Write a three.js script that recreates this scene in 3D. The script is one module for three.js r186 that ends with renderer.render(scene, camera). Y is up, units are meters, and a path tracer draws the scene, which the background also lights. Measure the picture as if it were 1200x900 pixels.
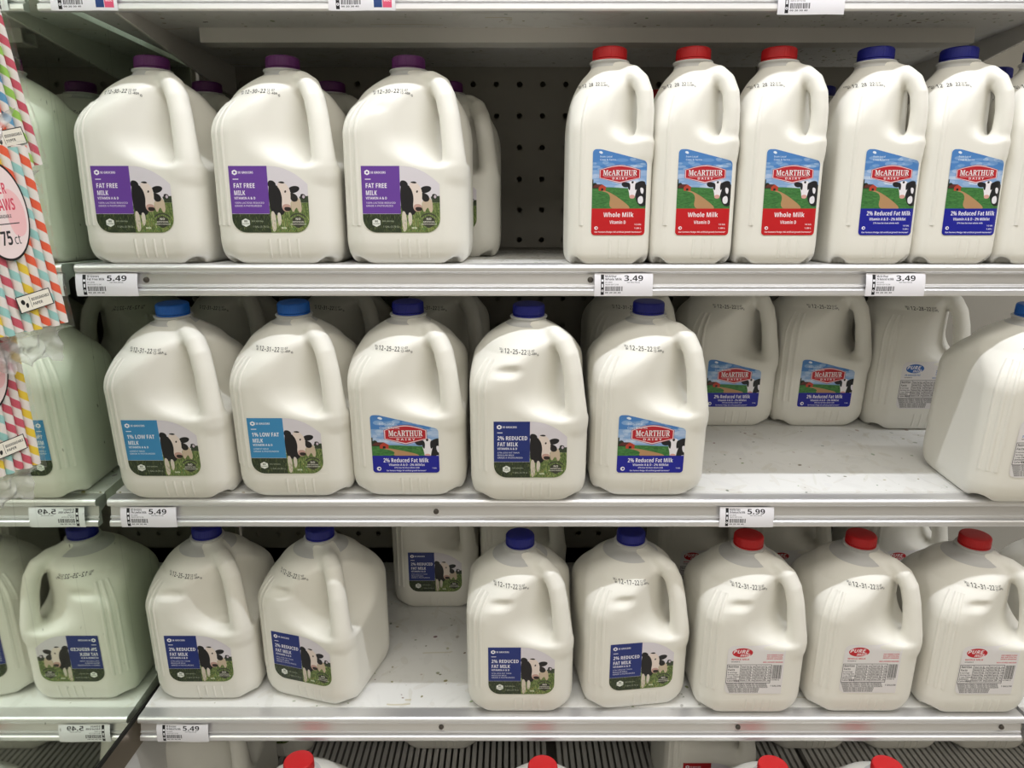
import * as THREE from 'three';
import { mergeGeometries } from 'three/addons/utils/BufferGeometryUtils.js';
import { RectAreaLightUniformsLib } from 'three/addons/lights/RectAreaLightUniformsLib.js';

// ---------------------------------------------------------------- camera, light, exposure
const F = 832, PITCH = 13.3 * Math.PI / 180, EYE = 1.45;           // focal length in pixels of the 1200x900 frame
const scene = new THREE.Scene();
const camera = new THREE.PerspectiveCamera(2 * Math.atan(450 / F) * 180 / Math.PI, 4 / 3, 0.05, 30);
camera.position.set(0, EYE, 0);
camera.rotation.set(-PITCH, 0, 0);
const renderer = new THREE.WebGLRenderer();
renderer.toneMapping = THREE.LinearToneMapping;
renderer.toneMappingExposure = 0.80;
renderer.shadowMap.enabled = true;
RectAreaLightUniformsLib.init();
scene.background = new THREE.Color(0x000000);

const LAMP_Y = EYE + 1.3, LAMP_Z = -0.42, LAMP_X = 0.5, LAMP_LEN = 3.6;   // strip light running along the front of the case
const TUBE_LIGHT = 112, CEILING_LIGHT = 4.9;
const tubeLight = new THREE.RectAreaLight(0xf4f7ff, TUBE_LIGHT, LAMP_LEN, 0.03);
tubeLight.position.set(LAMP_X, LAMP_Y - 0.022, LAMP_Z);
tubeLight.lookAt(LAMP_X, LAMP_Y - 1, LAMP_Z - 0.3);
scene.add(tubeLight);
const CASE_TOP = EYE + 0.62, CEIL = 3.1, PANELS = [[-1.3, 0.5], [0.2, 0.5], [1.7, 0.5], [-1.3, 1.9], [0.2, 1.9], [1.7, 1.9]];
for (const [x, z] of PANELS) {
  const l = new THREE.RectAreaLight(0xfffaf2, CEILING_LIGHT, 1.2, 0.6);
  l.position.set(x, CEIL - 0.03, z); l.lookAt(x, 0, z);
  scene.add(l);
}

// ---------------------------------------------------------------- helpers
let seed = 12345;
const rnd = () => { seed = (seed * 1664525 + 1013904223) >>> 0; return seed / 4294967296; };
const clamp = (v, a, b) => Math.min(b, Math.max(a, v));
const lerp = (a, b, t) => a + (b - a) * t;
const smooth = (a, b, v) => { const t = clamp((v - a) / (b - a), 0, 1); return t * t * (3 - 2 * t); };
const taken = {};
function numbered(n) { taken[n] = (taken[n] ?? -1) + 1; return taken[n] ? `${n}_${String(taken[n]).padStart(3, '0')}` : n; }
function mesh(name, geo, mat, parent) { const m = new THREE.Mesh(geo, mat); m.name = name; if (parent) parent.add(m); return m; }
function thing(name, label, category, group) {
  const g = new THREE.Group(); g.name = numbered(name); g.userData = { label, category };
  if (group) g.userData.group = group;
  scene.add(g); return g;
}
function struct(name, geo, mat) { const m = mesh(name, geo, mat, scene); m.userData.kind = 'structure'; return m; }
function box(x0, x1, y0, y1, z0, z1) {
  const g = new THREE.BoxGeometry(Math.abs(x1 - x0), Math.abs(y1 - y0), Math.abs(z1 - z0));
  g.translate((x0 + x1) / 2, (y0 + y1) / 2, (z0 + z1) / 2); return g;
}
function canvasTexture(w, h, draw, srgb = true) {
  const c = document.createElement('canvas'); c.width = w; c.height = h;
  const g = c.getContext('2d'); draw(g, w, h);
  const t = new THREE.CanvasTexture(c); if (srgb) t.colorSpace = THREE.SRGBColorSpace;
  t.anisotropy = 8; return t;
}
const std = (o) => new THREE.MeshStandardMaterial(o);
const phys = (o) => new THREE.MeshPhysicalMaterial(o);

// pixel of the photograph -> direction; a point's depth along the lens axis
const CP = Math.cos(PITCH), SP = Math.sin(PITCH);
const depression = (py) => PITCH + Math.atan((py - 450) / F);
const drop = (py, D) => D * Math.tan(depression(py));                 // metres below the eye at distance D
const axial = (y, z) => -z * CP + (EYE - y) * SP;
const pixelX = (px, y, z) => (px - 600) / F * axial(y, z);

// ---------------------------------------------------------------- layout of the case
const FRONT = 0.845, WALL = 1.25, X0 = -0.513, X1 = 0.703, MIRROR_X = -0.5205;
const T = Math.PI / 180;
const ROWS = [
  { y: EYE - drop(14, FRONT) + 0.037, tilt: 0 },
  { y: EYE - drop(309.5, FRONT), tilt: -0.4 * T },
  { y: EYE - drop(584, FRONT), tilt: 5 * T },
  { y: EYE - drop(839, FRONT), tilt: 3 * T },
  { y: EYE - 0.945, tilt: 0 },
];
const shelfY = (r, z) => ROWS[r].y + Math.tan(ROWS[r].tilt) * (-FRONT - z);
function zOnShelf(r, py) {                                            // where the pixel row meets the shelf surface
  const t = Math.tan(depression(py)), k = Math.tan(ROWS[r].tilt);
  return -((EYE - ROWS[r].y + k * FRONT) / (t + k));
}

// ---------------------------------------------------------------- materials
const M = {};
M.milk = phys({ color: new THREE.Color().setRGB(0.84, 0.825, 0.755), roughness: 0.42, specularIntensity: 0.8 });
M.neck = phys({ color: new THREE.Color().setRGB(0.70, 0.70, 0.69), roughness: 0.45, transmission: 0.2, thickness: 0, side: THREE.DoubleSide });
const capMat = (r, g, b) => std({ color: new THREE.Color().setRGB(r, g, b), roughness: 0.42 });
M.capPurple = capMat(0.115, 0.014, 0.13);
M.capRed = capMat(0.55, 0.008, 0.012);
M.capDark = capMat(0.006, 0.010, 0.23);
M.capLight = capMat(0.01, 0.13, 0.55);
M.metal = std({ color: new THREE.Color().setRGB(0.78, 0.78, 0.79), metalness: 0.7, roughness: 0.36 });
M.dark = std({ color: 0x15140f, roughness: 0.8 });
M.screw = std({ color: 0x5a5550, metalness: 0.6, roughness: 0.45 });
M.panel = std({ color: new THREE.Color().setRGB(0.30, 0.285, 0.25), roughness: 0.6 });
M.beam = std({ color: new THREE.Color().setRGB(0.74, 0.72, 0.68), roughness: 0.55 });
const shelfTex = canvasTexture(2048, 1024, (g, w, h) => {             // painted steel: grime specks, drips and rubbed patches
  g.fillStyle = '#e9e9e6'; g.fillRect(0, 0, w, h);
  for (let i = 0; i < 2600; i++) {
    const a = rnd() * 0.10; g.fillStyle = rnd() < 0.5 ? `rgba(150,140,110,${a})` : `rgba(190,190,190,${a})`;
    g.beginPath(); g.ellipse(rnd() * w, rnd() * h, 4 + rnd() * 26, 2 + rnd() * 8, rnd() * 3, 0, 7); g.fill();
  }
  for (let i = 0; i < 1500; i++) {
    const cl = rnd(), x = cl < 0.45 ? (0.36 + 0.13 * (rnd() + rnd() - 1)) * w : rnd() * w, y = rnd() * h, s = 0.6 + rnd() * rnd() * 4;
    g.fillStyle = `rgba(${60 + rnd() * 60},${55 + rnd() * 60},${30 + rnd() * 50},${0.25 + rnd() * 0.5})`;
    g.beginPath(); g.ellipse(x, y, s * 1.4, s, rnd() * 3, 0, 7); g.fill();
  }
  for (let i = 0; i < 26; i++) {
    g.strokeStyle = `rgba(150,128,70,${0.1 + rnd() * 0.22})`; g.lineWidth = 2 + rnd() * 5;
    const x = rnd() * w, y = rnd() * h; g.beginPath(); g.moveTo(x, y); g.bezierCurveTo(x + 40, y + 12 * (rnd() - 0.5), x + 70, y + 30 * (rnd() - 0.5), x + 60 + rnd() * 90, y + 20 * (rnd() - 0.5)); g.stroke();
  }
});
shelfTex.wrapS = shelfTex.wrapT = THREE.RepeatWrapping;
M.shelf = std({ map: shelfTex, roughness: 0.5 });

// ---------------------------------------------------------------- the room around
{
  const plaster = std({ color: 0xd9d6cf, roughness: 0.9 }), tileM = std({ color: 0xc9c4b8, roughness: 0.35 });
  struct('floor', box(-4, 4, -0.1, 0, -1.6, 3.6), tileM);
  struct('ceiling', box(-4, 4, CEIL, CEIL + 0.1, -1.6, 3.6), plaster);
  struct('wall_back', box(-4, 4, 0, CEIL, -1.6, -1.5), plaster);
  struct('wall_front', box(-4, 4, 0, CEIL, 3.5, 3.6), plaster);
  struct('wall_left', box(-4, -3.9, 0, CEIL, -1.5, 3.5), plaster);
  struct('wall_right', box(3.9, 4, 0, CEIL, -1.5, 3.5), plaster);
  for (const [x, z] of PANELS) {
    const t = thing('ceiling_light', 'white recessed fluorescent ceiling panel above the aisle', 'light', 'ceiling panels above the aisle');
    mesh('frame', mergeGeometries([box(-0.63, 0.63, -0.02, 0, 0.3, 0.33), box(-0.63, 0.63, -0.02, 0, -0.33, -0.3), box(-0.63, -0.6, -0.02, 0, -0.3, 0.3), box(0.6, 0.63, -0.02, 0, -0.3, 0.3)]), M.metal, t);
    mesh('diffuser', box(-0.6, 0.6, -0.012, -0.002, -0.3, 0.3), std({ color: 0xffffff, emissive: 0xfffaf2, emissiveIntensity: 1.2 }), t);
    t.position.set(x, CEIL, z);
  }
  const can = thing('case_canopy', 'white top of the dairy case above the shelves', 'canopy');
  mesh('hood', box(-0.6, 2.0, CASE_TOP, CASE_TOP + 0.08, -1.5, -0.86), std({ color: 0xe6e6e2, roughness: 0.5 }), can);
  const strip = thing('strip_light', 'long white fluorescent strip light hanging above the dairy case front', 'light');
  mesh('housing', mergeGeometries([box(LAMP_X - LAMP_LEN / 2, LAMP_X + LAMP_LEN / 2, LAMP_Y + 0.02, LAMP_Y + 0.07, LAMP_Z - 0.05, LAMP_Z + 0.05), box(LAMP_X - 1.2, LAMP_X - 1.19, LAMP_Y + 0.07, CEIL, LAMP_Z - 0.005, LAMP_Z + 0.005), box(LAMP_X + 1.19, LAMP_X + 1.2, LAMP_Y + 0.07, CEIL, LAMP_Z - 0.005, LAMP_Z + 0.005)]), M.metal, strip);
  const tube = new THREE.CylinderGeometry(0.013, 0.013, LAMP_LEN, 16); tube.rotateZ(Math.PI / 2); tube.translate(LAMP_X, LAMP_Y, LAMP_Z);
  const lamp = mesh('lamp_tube', tube, std({ color: 0xffffff, emissive: 0xf4f7ff, emissiveIntensity: 1.5 }), strip);
  lamp.userData.label = 'thin white fluorescent tube';
}

// ---------------------------------------------------------------- back wall of the case: perforated panels, mirror side
{
  const CAVITY = WALL + 0.05;
  const back = struct('wall_case', box(-0.6, 2.0, 0.2, CASE_TOP, -1.5, -CAVITY), M.panel);
  const holeX0 = 0.0125, hs = 0.0381;
  const rowsOfHoles = [[99, 136, 173, 210, 246, 281], [350, 381, 412, 443, 474], [600, 625, 650, 674]];
  const spans = [[ROWS[1].y + 0.002, ROWS[0].y + 0.02], [ROWS[2].y + 0.036, ROWS[1].y - 0.026], [ROWS[3].y + 0.07, ROWS[2].y + 0.01]];
  spans.forEach(([ya, yb], k) => {
    const joints = [-0.515, -0.19, 0.40, 0.702];                       // sheets meet at upright seams
    for (let j = 0; j < 3; j++) {
      const xa = joints[j] + 0.0012, xb = joints[j + 1] - 0.0012;
      const s = new THREE.Shape([new THREE.Vector2(xa, ya), new THREE.Vector2(xb, ya), new THREE.Vector2(xb, yb), new THREE.Vector2(xa, yb)]);
      for (const py of rowsOfHoles[k]) {
        const y = EYE - drop(py, WALL); if (y < ya + 0.008 || y > yb - 0.008) continue;
        for (let i = -20; i < 22; i++) {
          const x = holeX0 + i * hs; if (x < xa + 0.008 || x > xb - 0.008) continue;
          const h = new THREE.Path(); h.absarc(x, y, 0.0048, 0, Math.PI * 2, true); s.holes.push(h);
        }
      }
      const g = new THREE.ExtrudeGeometry(s, { depth: 0.004, bevelEnabled: false, curveSegments: 5 }); g.translate(0, 0, -WALL - 0.004);
      mesh('back_panel', g, M.panel, back);
    }
  });
  mesh('back_panel', box(-0.515, 2.0, ROWS[0].y + 0.021, CASE_TOP, -WALL - 0.004, -WALL), M.panel, back);   // plain sheets above and beside
  mesh('back_panel', box(0.7035, 2.0, 0.4, ROWS[0].y + 0.0205, -WALL - 0.004, -WALL), M.panel, back);
  for (const [ya, yb] of [[0.4, ROWS[3].y + 0.0695], [ROWS[2].y + 0.0105, ROWS[2].y + 0.0355], [ROWS[1].y - 0.0255, ROWS[1].y + 0.0015]]) mesh('back_panel', box(-0.515, 0.7025, ya, yb, -WALL - 0.008, -WALL - 0.004), M.panel, back);
  // uprights behind the seams
  for (const x of [-0.19, 0.40]) mesh('upright', box(x - 0.012, x + 0.012, 0.4, CASE_TOP, -WALL - 0.03, -WALL - 0.0085), M.panel, back);

  // mirrored end panel on the left
  const mirrorTex = canvasTexture(1024, 1024, (g, w, h) => {
    g.fillStyle = '#f1fbee'; g.fillRect(0, 0, w, h);
    for (let i = 0; i < 260; i++) {                                    // scuffs, drips and specks on the glass
      const x = rnd() * w, y = rnd() * h, a = 0.2 + rnd() * 0.45; g.strokeStyle = `rgba(70,80,62,${a})`; g.lineWidth = 0.8 + rnd() * 1.3;
      g.beginPath(); g.moveTo(x, y); g.lineTo(x + (rnd() - 0.5) * 5, y + 0.6 + rnd() * 2.6); g.stroke();
    }
    for (let i = 0; i < 60; i++) { g.strokeStyle = `rgba(150,165,150,${0.1 + rnd() * 0.2})`; g.lineWidth = 1; const x = rnd() * w, y = rnd() * h; g.beginPath(); g.moveTo(x, y); g.lineTo(x + (rnd() - 0.5) * 14, y + 40 + rnd() * 120); g.stroke(); }
  });
  const mir = thing('mirror_panel', 'greenish mirrored side panel closing the end of the dairy case', 'mirror');
  const mb = EYE - 0.672;
  mesh('mirror_glass', box(MIRROR_X - 0.006, MIRROR_X, mb, CASE_TOP - 0.002, -WALL - 0.004, -0.35), std({ map: mirrorTex, metalness: 1, roughness: 0.03 }), mir);
  mesh('gasket', box(MIRROR_X - 0.008, MIRROR_X + 0.0015, mb - 0.006, mb, -WALL - 0.004, -0.35), M.dark, mir);
  mesh('bottom_rail', box(MIRROR_X - 0.02, MIRROR_X - 0.0005, mb - 0.05, mb - 0.006, -WALL - 0.004, -0.35), std({ color: 0x8f8579, metalness: 0.8, roughness: 0.3 }), mir);
  mesh('backing', box(MIRROR_X - 0.03, MIRROR_X - 0.0065, mb - 0.05, CASE_TOP - 0.002, -WALL - 0.004, -0.35), M.beam, mir);
  struct('wall_side', box(MIRROR_X - 0.03, MIRROR_X - 0.004, 0.1, mb - 0.0505, -WALL - 0.004, -0.45), std({ color: 0xd8d8d6, roughness: 0.5 }));
}

// ---------------------------------------------------------------- shelves
function lipProfile() {                                                // (z, y), front to the right: rolled nose, ticket channel, two ridges
  const p = [], nose = 0.0052;
  p.push([-0.02, 0]);
  for (let i = 0; i <= 10; i++) { const a = Math.PI / 2 - Math.PI * i / 10; p.push([-nose + nose * Math.cos(a) + 0.0052, -nose + nose * Math.sin(a)]); }
  p.push([-0.001, -0.0108], [-0.0022, -0.012], [-0.0005, -0.0235], [0.0016, -0.0243], [0.0020, -0.0258], [0.0012, -0.0268], [-0.0004, -0.0272],
    [-0.0004, -0.0284], [0.0030, -0.0290], [0.0046, -0.0305], [0.0050, -0.0350], [0.0040, -0.0368], [0.0010, -0.0370], [-0.006, -0.036], [-0.006, -0.020], [-0.02, -0.014]);
  return p;
}
function lipGeometry(xa, xb) {
  const s = new THREE.Shape(lipProfile().map(([z, y]) => new THREE.Vector2(z, y)));
  const g = new THREE.ExtrudeGeometry(s, { depth: xb - xa, bevelEnabled: false });
  g.rotateY(-Math.PI / 2); g.translate(xb, 0, 0);                      // profile z -> world z, extrude -> x
  return g;
}
function screwGeometry() {
  const s = new THREE.LatheGeometry([[0, 0.0022], [0.0016, 0.0022], [0.003, 0.0014], [0.0035, 0], [0.0035, -0.003]].map(([r, y]) => new THREE.Vector2(r, y)), 14);
  s.rotateX(Math.PI / 2); return s;
}
const screwGeo = screwGeometry();
function shelf(r, label, xa, xb, screws, brackets, beam) {
  const t = thing('dairy_shelf', label, 'shelf');
  const depth = (WALL - FRONT - 0.001) / Math.cos(ROWS[r].tilt);
  const g = new THREE.BoxGeometry(xb - xa, 0.016, depth - 0.018); g.translate((xa + xb) / 2, -0.008, -(depth + 0.018) / 2);
  const uv = g.attributes.uv, pos = g.attributes.position;
  for (let i = 0; i < uv.count; i++) uv.setXY(i, pos.getX(i) / 1.3 + r * 0.37, pos.getZ(i) / 0.65 + r * 0.29);
  mesh('shelf_board', g, M.shelf, t);
  const lip = mesh('price_channel', lipGeometry(xa, xb), M.metal, t); lip.rotation.x = -ROWS[r].tilt;
  for (const px of screws) {
    const s = mesh('screw', screwGeo, M.screw, lip);
    s.position.set(pixelX(px, ROWS[r].y - 0.018, -FRONT), -0.0185, -0.0005);
  }
  const bh = r === 0 ? 0.062 : 0.028;
  for (const x of brackets) {
    const s = new THREE.Shape([[0.03, -0.016], [depth, -0.016], [depth, -bh], [depth - 0.05, -bh], [0.05, -0.026]].map(([a, b]) => new THREE.Vector2(a, b)));
    const b = new THREE.ExtrudeGeometry(s, { depth: 0.004, bevelEnabled: false }); b.rotateY(Math.PI / 2); b.translate(x - 0.002, 0, 0);
    mesh('bracket', b, M.beam, t);
  }
  if (beam) {
    const z = -(1.0 - FRONT);
    mesh('stiffener_beam', mergeGeometries([box(beam[0], beam[1], -0.016, -0.0335, z, z - 0.002), box(beam[0], beam[1], -0.0335, -0.0315, z - 0.002, z - 0.03), box(beam[0], beam[1], -0.016, -0.0315, z - 0.028, z - 0.03)]), M.beam, t);
  }
  t.position.set(0, ROWS[r].y, -FRONT); t.rotation.x = ROWS[r].tilt;
  return t;
}
shelf(0, 'uppermost white shelf with a braced underside above the half gallon jugs', X0, X1, [], [-0.455, 0.652], [-0.405, 0.60]);
shelf(1, 'white dairy shelf with silver price channel holding fat free and half gallon jugs', X0, X1, [171, 692], []);
shelf(2, 'white dairy shelf with silver price channel and empty stretch near its 5.99 price tag', X0, X1, [511], []);
shelf(3, 'dirt speckled white dairy shelf carrying the red capped whole milk gallons', X0, X1, [517, 865, 1174], []);
shelf(3, 'short stretch of the neighbouring white dairy shelf beyond the gap', X1 + 0.006, 1.15, [], []);

// bottom deck of slatted racks
{
  const slatM = std({ color: new THREE.Color().setRGB(0.56, 0.55, 0.52), roughness: 0.5 });
  const y = ROWS[4].y, joints = [-0.515, 0.075, 0.52, 1.15];
  for (let k = 0; k < 3; k++) {
    const t = thing('slatted_rack', ['grey slatted plastic rack of the bottom deck next to the mirror', 'grey slatted plastic rack in the middle of the bottom deck', 'grey slatted plastic rack of the bottom deck under the red capped gallons'][k], 'rack');
    const xa = joints[k] + 0.004, xb = joints[k + 1] - 0.004, parts = [];
    for (let x = xa + 0.006; x < xb - 0.004; x += 0.0115) parts.push(box(x - 0.0036, x + 0.0036, -0.012, 0, -WALL + 0.01, -0.66));
    const slats = mesh('slats', mergeGeometries(parts), slatM, t); slats.userData.kind = 'stuff';
    const bars = [-1.16, -1.03, -0.9, -0.77]; for (const z of bars) mesh('cross_bar', box(xa, xb, -0.018, -0.006, z - 0.004, z + 0.004), slatM, t);
    t.position.y = y;
  }
  struct('wall_deck', box(-0.515, 1.15, y - 0.12, y - 0.05, -WALL - 0.004, -0.62), M.panel);
  struct('wall_kick', box(-0.52, 1.15, 0.0, y - 0.05, -0.66, -0.62), M.panel);
  struct('wall_rear', box(-0.515, 1.15, y - 0.02, ROWS[3].y + 0.05, -WALL - 0.03, -WALL - 0.004), M.panel);
}

// ---------------------------------------------------------------- jug shapes (millimetres), as distance fields meshed with surface nets
const smax = (a, b, k) => { const h = Math.max(k - Math.abs(a - b), 0) / k; return Math.max(a, b) + h * h * k * 0.25; };
const smin = (a, b, k) => -smax(-a, -b, k);
function curve(pts) {                                                  // monotone cubic through (y, value)
  const n = pts.length, d = [], m = [];
  for (let i = 0; i < n - 1; i++) d.push((pts[i + 1][1] - pts[i][1]) / (pts[i + 1][0] - pts[i][0]));
  m[0] = d[0]; m[n - 1] = d[n - 2];
  for (let i = 1; i < n - 1; i++) m[i] = d[i - 1] * d[i] <= 0 ? 0 : 2 * d[i - 1] * d[i] / (d[i - 1] + d[i]);
  return (y) => {
    if (y <= pts[0][0]) return pts[0][1]; if (y >= pts[n - 1][0]) return pts[n - 1][1];
    let i = 0; while (y > pts[i + 1][0]) i++;
    const h = pts[i + 1][0] - pts[i][0], t = (y - pts[i][0]) / h, t2 = t * t, t3 = t2 * t;
    return (2 * t3 - 3 * t2 + 1) * pts[i][1] + (t3 - 2 * t2 + t) * h * m[i] + (-2 * t3 + 3 * t2) * pts[i + 1][1] + (t3 - t2) * h * m[i + 1];
  };
}
const GALLON = {
  half: 73, top: 222, profile: curve([[0, 63], [5, 68], [14, 71.5], [28, 73], [110, 73], [145, 73], [160, 72], [174, 68.8], [186, 62.8], [197, 54.5], [206, 43], [213.5, 31], [218.5, 22], [222, 20.5]]),
  corner: 30, round: [146, 201], foot: [81, 20, 15], arch: [12, 9, 61],
  pocket: { c0: 49, c1: 13, w: 66, y: 110, k: 40, edge: 5 },
  handle: [[22, 212, 9], [43, 208, 10.5], [59, 200, 11], [68, 186, 11], [74, 165, 11], [78, 140, 11.5], [81, 118, 12.5], [79, 102, 13]],
};
const HALF = {
  half: 48.5, top: 226, profile: curve([[0, 43], [4, 46], [12, 48], [24, 48.5], [124, 48.5], [152, 48.3], [169, 47], [184, 44.2], [197, 39.2], [208.5, 32.2], [217, 24.5], [222.5, 21], [226, 20.5]]),
  corner: 18, round: [146, 206], foot: [57, 16, 12], arch: [9, 9, 40],
  pocket: { c0: 34, c1: 6, w: 46, y: 136, k: 24, edge: 4 },
  handle: [[20, 217, 8], [34, 212, 9], [44.5, 203, 9], [51, 189, 9], [53.2, 171, 9], [53.2, 152, 9.3], [52, 137, 9.6], [49.5, 125, 10]],
};
const R2 = Math.SQRT1_2;
function jugField(J, dent) {
  return (x, y, z) => {
    const a = J.profile(y), r = Math.min(a, J.corner + smooth(J.round[0], J.round[1], y) * J.half * 0.5);
    const qx = Math.abs(x) - (a - r), qz = Math.abs(z) - (a - r);
    let d = Math.hypot(Math.max(qx, 0), Math.max(qz, 0)) + Math.min(Math.max(qx, qz), 0) - r;
    d *= lerp(1, 0.72, smooth(J.round[0], J.round[1], y));
    const cu = (Math.abs(x) + Math.abs(z)) * R2;
    d = smax(d, (J.foot[1] * (cu - J.foot[0]) - J.foot[2] * y) / Math.hypot(J.foot[1], J.foot[2]), 5);
    const cv = (Math.abs(x) - Math.abs(z)) * R2, arch = smax((Math.hypot(cv / J.arch[0], (y + 1) / J.arch[1]) - 1) * 0.8 * J.arch[1], J.arch[2] - cu, 4);
    d = smax(d, -arch, 3);                                             // moulded arch under each corner
    const u = (x + z) * R2, v = (x - z) * R2, P = J.pocket;
    const pocket = smax(P.c0 - P.c1 * (v / P.w) ** 2 - u, P.y - y, P.k);
    d = smax(d, -pocket, P.edge);
    if (dent) { const ex = (x - dent[0]) / dent[3], ey = (y - dent[1]) / dent[4], ez = (z - dent[2]) / dent[5]; d = smax(d, -(Math.sqrt(ex * ex + ey * ey + ez * ez) - 1) * Math.min(dent[4], dent[5]), 5); }
    let hd = 1e9;
    for (let i = 0; i < J.handle.length - 1; i++) {
      const A = J.handle[i], B = J.handle[i + 1], bu = B[0] - A[0], by = B[1] - A[1];
      const t = clamp(((u - A[0]) * bu + (y - A[1]) * by) / (bu * bu + by * by), 0, 1);
      hd = Math.min(hd, Math.hypot(u - A[0] - bu * t, y - A[1] - by * t, v * 0.88) - lerp(A[2], B[2], t));
    }
    d = smin(d, hd, 9);
    return Math.max(d, -y, y - J.top);
  };
}
function gradient(f, x, y, z, e = 0.6) {
  const gx = f(x + e, y, z) - f(x - e, y, z), gy = f(x, y + e, z) - f(x, y - e, z), gz = f(x, y, z + e) - f(x, y, z - e);
  return [gx / (2 * e), gy / (2 * e), gz / (2 * e)];
}
function surfaceNet(f, half, top, step) {
  const lo = [-half - 5, -step * 1.5, -half - 5], nx = Math.ceil((2 * half + 12) / step), ny = Math.ceil((top + 4 * step) / step), nz = nx;
  const sx = nx + 1, sy = ny + 1, val = new Float32Array(sx * sy * sx), at = (i, j, k) => i + sx * (j + sy * k);
  for (let k = 0; k <= nz; k++) for (let j = 0; j <= ny; j++) for (let i = 0; i <= nx; i++) val[at(i, j, k)] = f(lo[0] + i * step, lo[1] + j * step, lo[2] + k * step);
  const id = new Int32Array(sx * sy * sx).fill(-1), P = [], N = [], I = [];
  const E = []; for (let a = 0; a < 8; a++) for (let b = 0; b < 3; b++) if (!(a & (1 << b))) E.push([a, a | (1 << b)]);
  for (let k = 0; k < nz; k++) for (let j = 0; j < ny; j++) for (let i = 0; i < nx; i++) {
    const c = []; let m = 0;
    for (let q = 0; q < 8; q++) { c[q] = val[at(i + (q & 1), j + ((q >> 1) & 1), k + ((q >> 2) & 1))]; if (c[q] < 0) m |= 1 << q; }
    if (m === 0 || m === 255) continue;
    let x = 0, y = 0, z = 0, n = 0;
    for (const [a, b] of E) {
      if ((c[a] < 0) === (c[b] < 0)) continue;
      const t = c[a] / (c[a] - c[b]);
      x += lerp(a & 1, b & 1, t); y += lerp((a >> 1) & 1, (b >> 1) & 1, t); z += lerp((a >> 2) & 1, (b >> 2) & 1, t); n++;
    }
    let p = [lo[0] + (i + x / n) * step, lo[1] + (j + y / n) * step, lo[2] + (k + z / n) * step], g;
    for (let it = 0; it < 3; it++) {
      g = gradient(f, ...p); const l2 = g[0] * g[0] + g[1] * g[1] + g[2] * g[2] || 1, s = clamp(f(...p) / l2, -1.2, 1.2);
      p = [p[0] - g[0] * s, p[1] - g[1] * s, p[2] - g[2] * s];
    }
    g = gradient(f, ...p, 0.9); const l = Math.hypot(...g) || 1;
    id[at(i, j, k)] = P.length / 3; P.push(p[0] / 1000, p[1] / 1000, p[2] / 1000); N.push(g[0] / l, g[1] / l, g[2] / l);
  }
  const quad = (a, b, c, d, flip) => { if (a < 0 || b < 0 || c < 0 || d < 0) return; if (flip) I.push(a, c, b, a, d, c); else I.push(a, b, c, a, c, d); };
  for (let k = 1; k < nz; k++) for (let j = 1; j < ny; j++) for (let i = 1; i < nx; i++) {
    const v0 = val[at(i, j, k)];
    if ((v0 < 0) !== (val[at(i + 1, j, k)] < 0)) quad(id[at(i, j - 1, k - 1)], id[at(i, j, k - 1)], id[at(i, j, k)], id[at(i, j - 1, k)], v0 >= 0);
    if ((v0 < 0) !== (val[at(i, j + 1, k)] < 0)) quad(id[at(i - 1, j, k - 1)], id[at(i - 1, j, k)], id[at(i, j, k)], id[at(i, j, k - 1)], v0 >= 0);
    if ((v0 < 0) !== (val[at(i, j, k + 1)] < 0)) quad(id[at(i - 1, j - 1, k)], id[at(i, j - 1, k)], id[at(i, j, k)], id[at(i - 1, j, k)], v0 >= 0);
  }
  const g = new THREE.BufferGeometry();
  g.setAttribute('position', new THREE.Float32BufferAttribute(P, 3)); g.setAttribute('normal', new THREE.Float32BufferAttribute(N, 3)); g.setIndex(I);
  return g;
}
function hit(f, origin, dir, far) {                                    // first surface point coming in from outside
  let s = 0; const at = (q) => [origin[0] + dir[0] * q, origin[1] + dir[1] * q, origin[2] + dir[2] * q];
  while (s < far && f(...at(s)) > 0) s += 1.5;
  let a = s - 1.5, b = s; for (let i = 0; i < 14; i++) { const m = (a + b) / 2; if (f(...at(m)) > 0) a = m; else b = m; }
  return at(b);
}
function ridge(f, pts, radius, sink) {                                 // moulded rib lying on the surface
  const P = pts.map(([o, d]) => { const p = hit(f, o, d, 200), g = gradient(f, ...p), l = Math.hypot(...g); return new THREE.Vector3(p[0] - g[0] / l * sink, p[1] - g[1] / l * sink, p[2] - g[2] / l * sink).multiplyScalar(0.001); });
  const n = P.length; P[0].lerp(P[1], 0); const c = new THREE.CatmullRomCurve3(P);
  const g = new THREE.TubeGeometry(c, n * 2, radius / 1000, 6, false); g.deleteAttribute('uv'); return g;
}
function moulded(f, J, step, gallon) {
  const parts = [surfaceNet(f, J.half, J.top, step)];
  const angles = gallon ? [49, 43, 37] : [35];
  for (const a of angles) {
    const pts = [], y1 = gallon ? 182 : 186, dx = -Math.sin(a * T), dz = Math.cos(a * T);
    for (let i = 0; i <= 12; i++) { const y = lerp(44, y1, i / 12); pts.push([[dx * 150, y, dz * 150], [-dx, 0, -dz]]); }
    parts.push(ridge(f, pts, 4.2, 3.0));
  }
  const xs = gallon ? [-7, 4, 15, 26] : [0, 11, 22];
  for (const x of xs) { const pts = []; for (let i = 0; i <= 5; i++) pts.push([[x, 7 + i * 4.4, 120], [0, 0, -1]]); parts.push(ridge(f, pts, 2.6, 1.7)); }
  return mergeGeometries(parts);
}
const fieldPlain = jugField(GALLON), fieldDent = jugField(GALLON, [-27, 171, 81, 24, 8.5, 18]), fieldHalf = jugField(HALF);
const fieldSmallDent = jugField(GALLON, [-30, 176, 79, 15, 7, 13]);
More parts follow.
